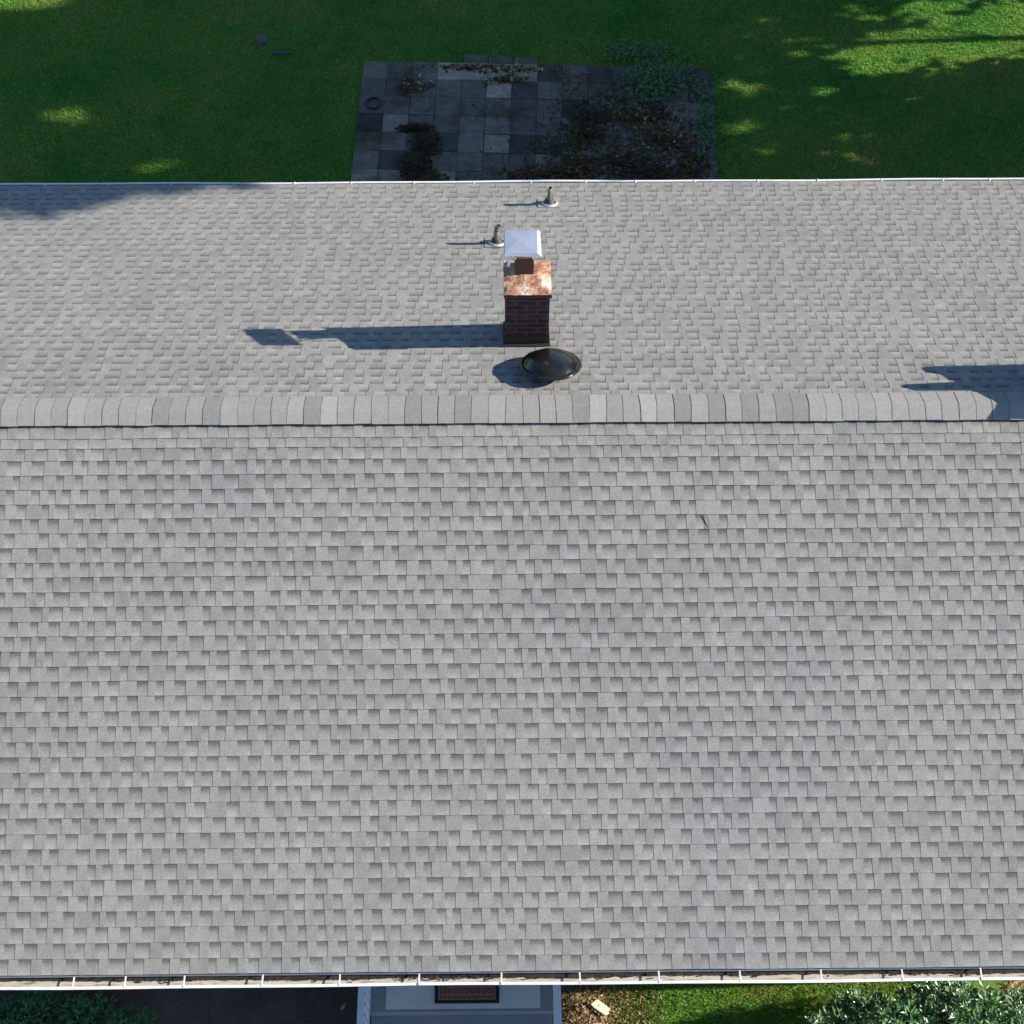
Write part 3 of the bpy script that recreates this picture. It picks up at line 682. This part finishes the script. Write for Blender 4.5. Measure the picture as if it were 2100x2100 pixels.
b = MB(); pts = [(.97, -4.56), (1.05, -4.50), (1.19, -4.60), (1.175, -4.665), (1.13, -4.68), (1.01, -4.60)]
zt = GF+.16
b.quad([(x, y, zt-(x-1)*.15) for x, y in pts]); b.quad([(x, y, zt-.05-(x-1)*.15) for x, y in pts][::-1])
for k in range(6):
    p, q = pts[k], pts[(k+1) % 6]; b.quad([(*p, zt-(p[0]-1)*.15), (*p, zt-.05-(p[0]-1)*.15), (*q, zt-.05-(q[0]-1)*.15), (*q, zt-(q[0]-1)*.15)])
tag(b.build('stone', M_stone, weld=True, bevel=.006), 'pale broken slab of stone lying on the dried plant', 'stone')
b = MB(); leaves(b, Vector((-1.87, -4.60, GF+.12)), Vector((.5, .8, .1)).normalized(), .10, .022, .95)
tag(b.build('fallen_leaf', M_dry), 'single pale leaf in the dark bed left of the porch', 'leaf')
grass_field('verge_grass', 'tawny scrubby ground cover next to the dried plant by the porch', 9000, (.66, 1.9), (-5.1, -4.36), 1.3, lambda X, Y: rng.random(len(X)) < np.clip(1.25-(X-.66)/1.0, 0, 1), mat=M_dry, wid=.007, GZ=GF)
# weeds on the far right corner of the patio
def weeds(name, label, cx, cy, rx, ry, n, h):
    root = tag(empty(name, (cx, cy, GZ)), label, 'weeds'); b = MB()
    for i in range(n):
        x, y = cx+rng.normal(0, rx), cy+rng.normal(0, ry); a = rng.uniform(0, 6.28)
        d = Vector((math.cos(a), math.sin(a), rng.uniform(.2, 1.2))).normalized()
        leaves(b, Vector((x, y, GZ+rng.uniform(.02, h))), d, rng.uniform(.05, .13), rng.uniform(.01, .022), float(rng.random()))
    put(b.build('foliage', M_weed), root); return root
weeds('weed_clump', 'clump of green weeds on the far right of the patio', 2.62, 10.05, .26, .22, 900, .2)
weeds('weed_clump', 'loose tuft of pale weeds on the lawn behind the patio', 2.3, 10.75, .35, .10, 350, .12)
weeds('weed_clump', 'thin weeds along the right edge of the patio', 3.35, 9.2, .08, .5, 350, .1)

# ring, grey lump
b = MB(); n = 32
cR = Vector((-2.03, 9.62, GZ+.05))
for i in range(n):
    a0, a1 = 2*math.pi*i/n, 2*math.pi*(i+1)/n
    for k in range(8):
        f0, f1 = 2*math.pi*k/8, 2*math.pi*(k+1)/8
        P = lambda a, f: cR+Vector(((.12+.018*math.cos(f))*math.cos(a), (.12+.018*math.cos(f))*math.sin(a), .018*math.sin(f)))
        b.quad([P(a0, f0), P(a1, f0), P(a1, f1), P(a0, f1)])
tag(b.build('rubber_ring', M_hose, smooth=True, weld=True), 'small dark ring lying near the left edge of the patio', 'ring')
import bmesh
def rock(name, loc, sc, mat, label, seed):
    bm = bmesh.new(); bmesh.ops.create_icosphere(bm, subdivisions=3, radius=1)
    for v in bm.verts:
        nn = 1+.45*mnoise.noise(v.co*1.6+Vector((seed, 0, 0)))+.2*mnoise.noise(v.co*4+Vector((seed, 3, 0)))
        v.co = Vector((v.co.x*sc[0], v.co.y*sc[1], v.co.z*sc[2]))*nn
    me = bpy.data.meshes.new(name); bm.to_mesh(me); bm.free(); me.materials.append(mat)
    o = bpy.data.objects.new(name, me); C.objects.link(o); o.location = loc; tag(o, label, 'stone')
rock('stone', (-3.97, 11.12, GZ+.02), (.10, .10, .07), M_greystone, 'grey blue stump of rock on the lawn, upper left', 1.3)
rock('stone', (-3.62, 10.82, GZ+.02), (.17, .035, .03), M_greystone, 'low flat grey stone half sunk in the lawn', 4.1)

b = MB(); b.tube([(1.991, -0.995, 4.591), (2.014, -1.050, 4.570), (2.028, -1.116, 4.539)], [.003, .004, .002], 6)
tag(b.build('twig', M_bark), 'short dark twig lying on the near roof slope right of centre', 'twig')

# ------------------------------------------------------------------ trees to the right whose shade lies on the lawn
# openings in the crowns: (x, y, half length, half width) of the sun patch each lets through
GAPS = [(-7.0, 9.45, .45, .22, 1), (-6.7, 9.2, .3, .14, .8), (-7.1, 9.05, .4, .10, .7), (-6.35, 9.1, .35, .08, .7), (-7.3, 9.2, .2, .12, .6), (-5.5, 8.25, .3, .16, .8), (-5.2, 8.4, .25, .08, .6), (-5.7, 8.0, .3, .06, .6), (-8.2, 12.2, 1.2, .35, .9), (-5.9, 12.3, .8, .2, .6),
        (6.9, 10.8, 1.3, .42, 1), (7.6, 11.0, 1.5, .45, 1), (6.2, 10.45, .75, .22, .95), (8.2, 11.1, 1.6, .42, 1), (7.9, 11.8, .9, .3, .8), (9.2, 11.6, 1.2, .7, 1), (5.4, 10.75, .9, .12, .6), (5.1, 10.2, .5, .10, .6), (5.6, 11.0, .5, .08, .7),
        (4.0, 10.0, .18, .35, .5), (3.95, 9.2, .2, .45, .5), (4.3, 8.5, .3, .2, .45), (5.6, 8.4, .3, .1, .4), (4.5, 9.5, .35, .1, .4), (3.3, 10.8, .5, .15, .45), (2.3, 11.0, .5, .12, .35), (4.3, 11.2, .4, .1, .5), (3.0, 11.9, .5, .1, .5), (5.0, 11.6, .4, .1, .4),
        (6.3, 8.9, .3, .07, .4), (8.6, 8.6, .5, .07, .4), (7.7, 9.6, .4, .07, .5), (.4, 10.5, .7, .08, .4), (-.5, 11.6, .6, .1, .25)]
for _ in range(70): GAPS.append((rng.uniform(3.4, 6.5)+rng.exponential(1.0), rng.uniform(8.2, 12.2), rng.uniform(.15, .4), rng.uniform(.06, .12), rng.uniform(.4, .9)))
for _ in range(26): GAPS.append((rng.uniform(3.4, 6.6), rng.uniform(8.6, 12.2), rng.uniform(.35, .9), rng.uniform(.14, .3), rng.uniform(.1, .35)))
for _ in range(14): GAPS.append((rng.uniform(-8.5, 3), rng.uniform(10.8, 12.4), rng.uniform(.35, .9), rng.uniform(.10, .22), rng.uniform(.1, .3)))
def keep_leaf(P):
    """False where the leaf would block one of the openings, or would shade the house roof"""
    k = (P[:, 2]-GZ)/sv.z; gx = P[:, 0]-sv.x*k; gy = P[:, 1]-sv.y*k
    ok = np.ones(len(P), bool)
    for x, y, a, b_, st in GAPS:
        d = ((gx-x)/a)**2+((gy-y)/b_)**2
        ok &= ~((d < 1.0+.25*rng.normal(size=len(P))) & (rng.random(len(P)) < st+.1))
    # where the ray meets the plane of the far roof slope
    t = math.tan(AL); kr = (P[:, 2]+P[:, 1]*t-ZR)/(sv.z+sv.y*t); rx = P[:, 0]-sv.x*kr; ry = P[:, 1]-sv.y*kr
    edge = 4.34+.22*np.sin(rx*1.3+1)+.28*np.clip(rx+5.5, 0, 9)+rng.normal(size=len(P))*.17
    ok &= ~((ry < 5.12) & ((rx > -3.2) | (ry < edge)))
    return ok
def tree(x, y, trunk_h, r0, blobs, n, label, leaf=.16, top=None, limbs=True):
    root = tag(empty('tree', (x, y, GZ)), label, 'tree', 'shade trees east of the house')
    b = MB(); top = top or max(q[2] for q in blobs)
    b.tube([(x, y, GZ), (x+.05, y+.03, GZ+trunk_h*.5), (x-.05, y, GZ+trunk_h), (x, y+.05, top)], [r0, r0*.75, r0*.6, r0*.15], 10)
    for q in blobs:
        if q[1] > 5.9: b.tube([(x, y, max(trunk_h*.7, q[2]-q[3]*1.6)), ((x+q[0])/2, (y+q[1])/2, q[2]-q[3]*.8), (q[0], q[1], q[2])], [r0*.3, r0*.16, r0*.04], 5)
    put(b.build('trunk', M_bark), root)
    b = MB(); tot = sum(q[3]**2 for q in blobs)
    for q in blobs:
        m = int(n*q[3]**2/tot)
        D = rng.normal(size=(m, 3)); D /= np.linalg.norm(D, axis=1)[:, None]; rr = rng.uniform(.35, 1.05, m)
        rr *= 1+.25*np.array([mnoise.noise(Vector(d*2.2+q[0])) for d in D])
        Pn = np.array(q[:3])+D*(rr*q[3])[:, None]; Pn = Pn[keep_leaf(Pn)]
        for k in range(len(Pn)):
            a = Vector(rng.normal(size=3)).normalized(); c = a.cross(Vector(rng.normal(size=3))).normalized(); s = leaf*rng.uniform(.6, 1.3)
            p = Vector(Pn[k]); b.quad([p-a*s, p-c*s*.5, p+a*s, p+c*s*.5], (float(rng.random()), 0, 0))
    put(b.build('crown', M_treeleaf), root)
def wallblobs(y0, y1, z0, z1, r, st, x=15, jit=.4):
    out = []
    for yy in np.arange(y0, y1, st):
        for zz_ in np.arange(z0, z1, st):
            out.append((x+rng.uniform(-.8, .8), yy+rng.uniform(-jit, jit), zz_+rng.uniform(-jit, jit), r*rng.uniform(.85, 1.15)))
    return out
tree(15.2, 7.6, 1.6, .28, wallblobs(6.1, 9.2, 1.0, 13.0, 1.15, 1.3, jit=.25)+[(15, 5.7, 13.6, .8), (14.8, 5.3, 13.2, .7), (15.2, 5.5, 14.2, .8), (15.0, 5.6, 12.7, .7), (15.2, 6.4, 13.4, .9), (15, 5.4, 15.0, .7)], 34000, 'tall dense tree nearest the house gable', .17)
tree(15.6, 11.33, 4.2, .10, wallblobs(9.9, 12.8, 5.2, 13.0, 1.2, 1.3, x=15.4), 23000, 'tree on a slim bare trunk in the middle of the row', .17)
tree(16.0, 14.6, 2.2, .25, wallblobs(13.2, 16.5, 1.5, 13, 1.3, 1.6, x=16), 19000, 'broad tree at the far end of the row', .2)
tree(14.0, 9.6, .8, .10, wallblobs(9.0, 10.9, .6, 3.4, .8, .85, x=13.4, jit=.12), 9000, 'low bushy tree under the row', .13)
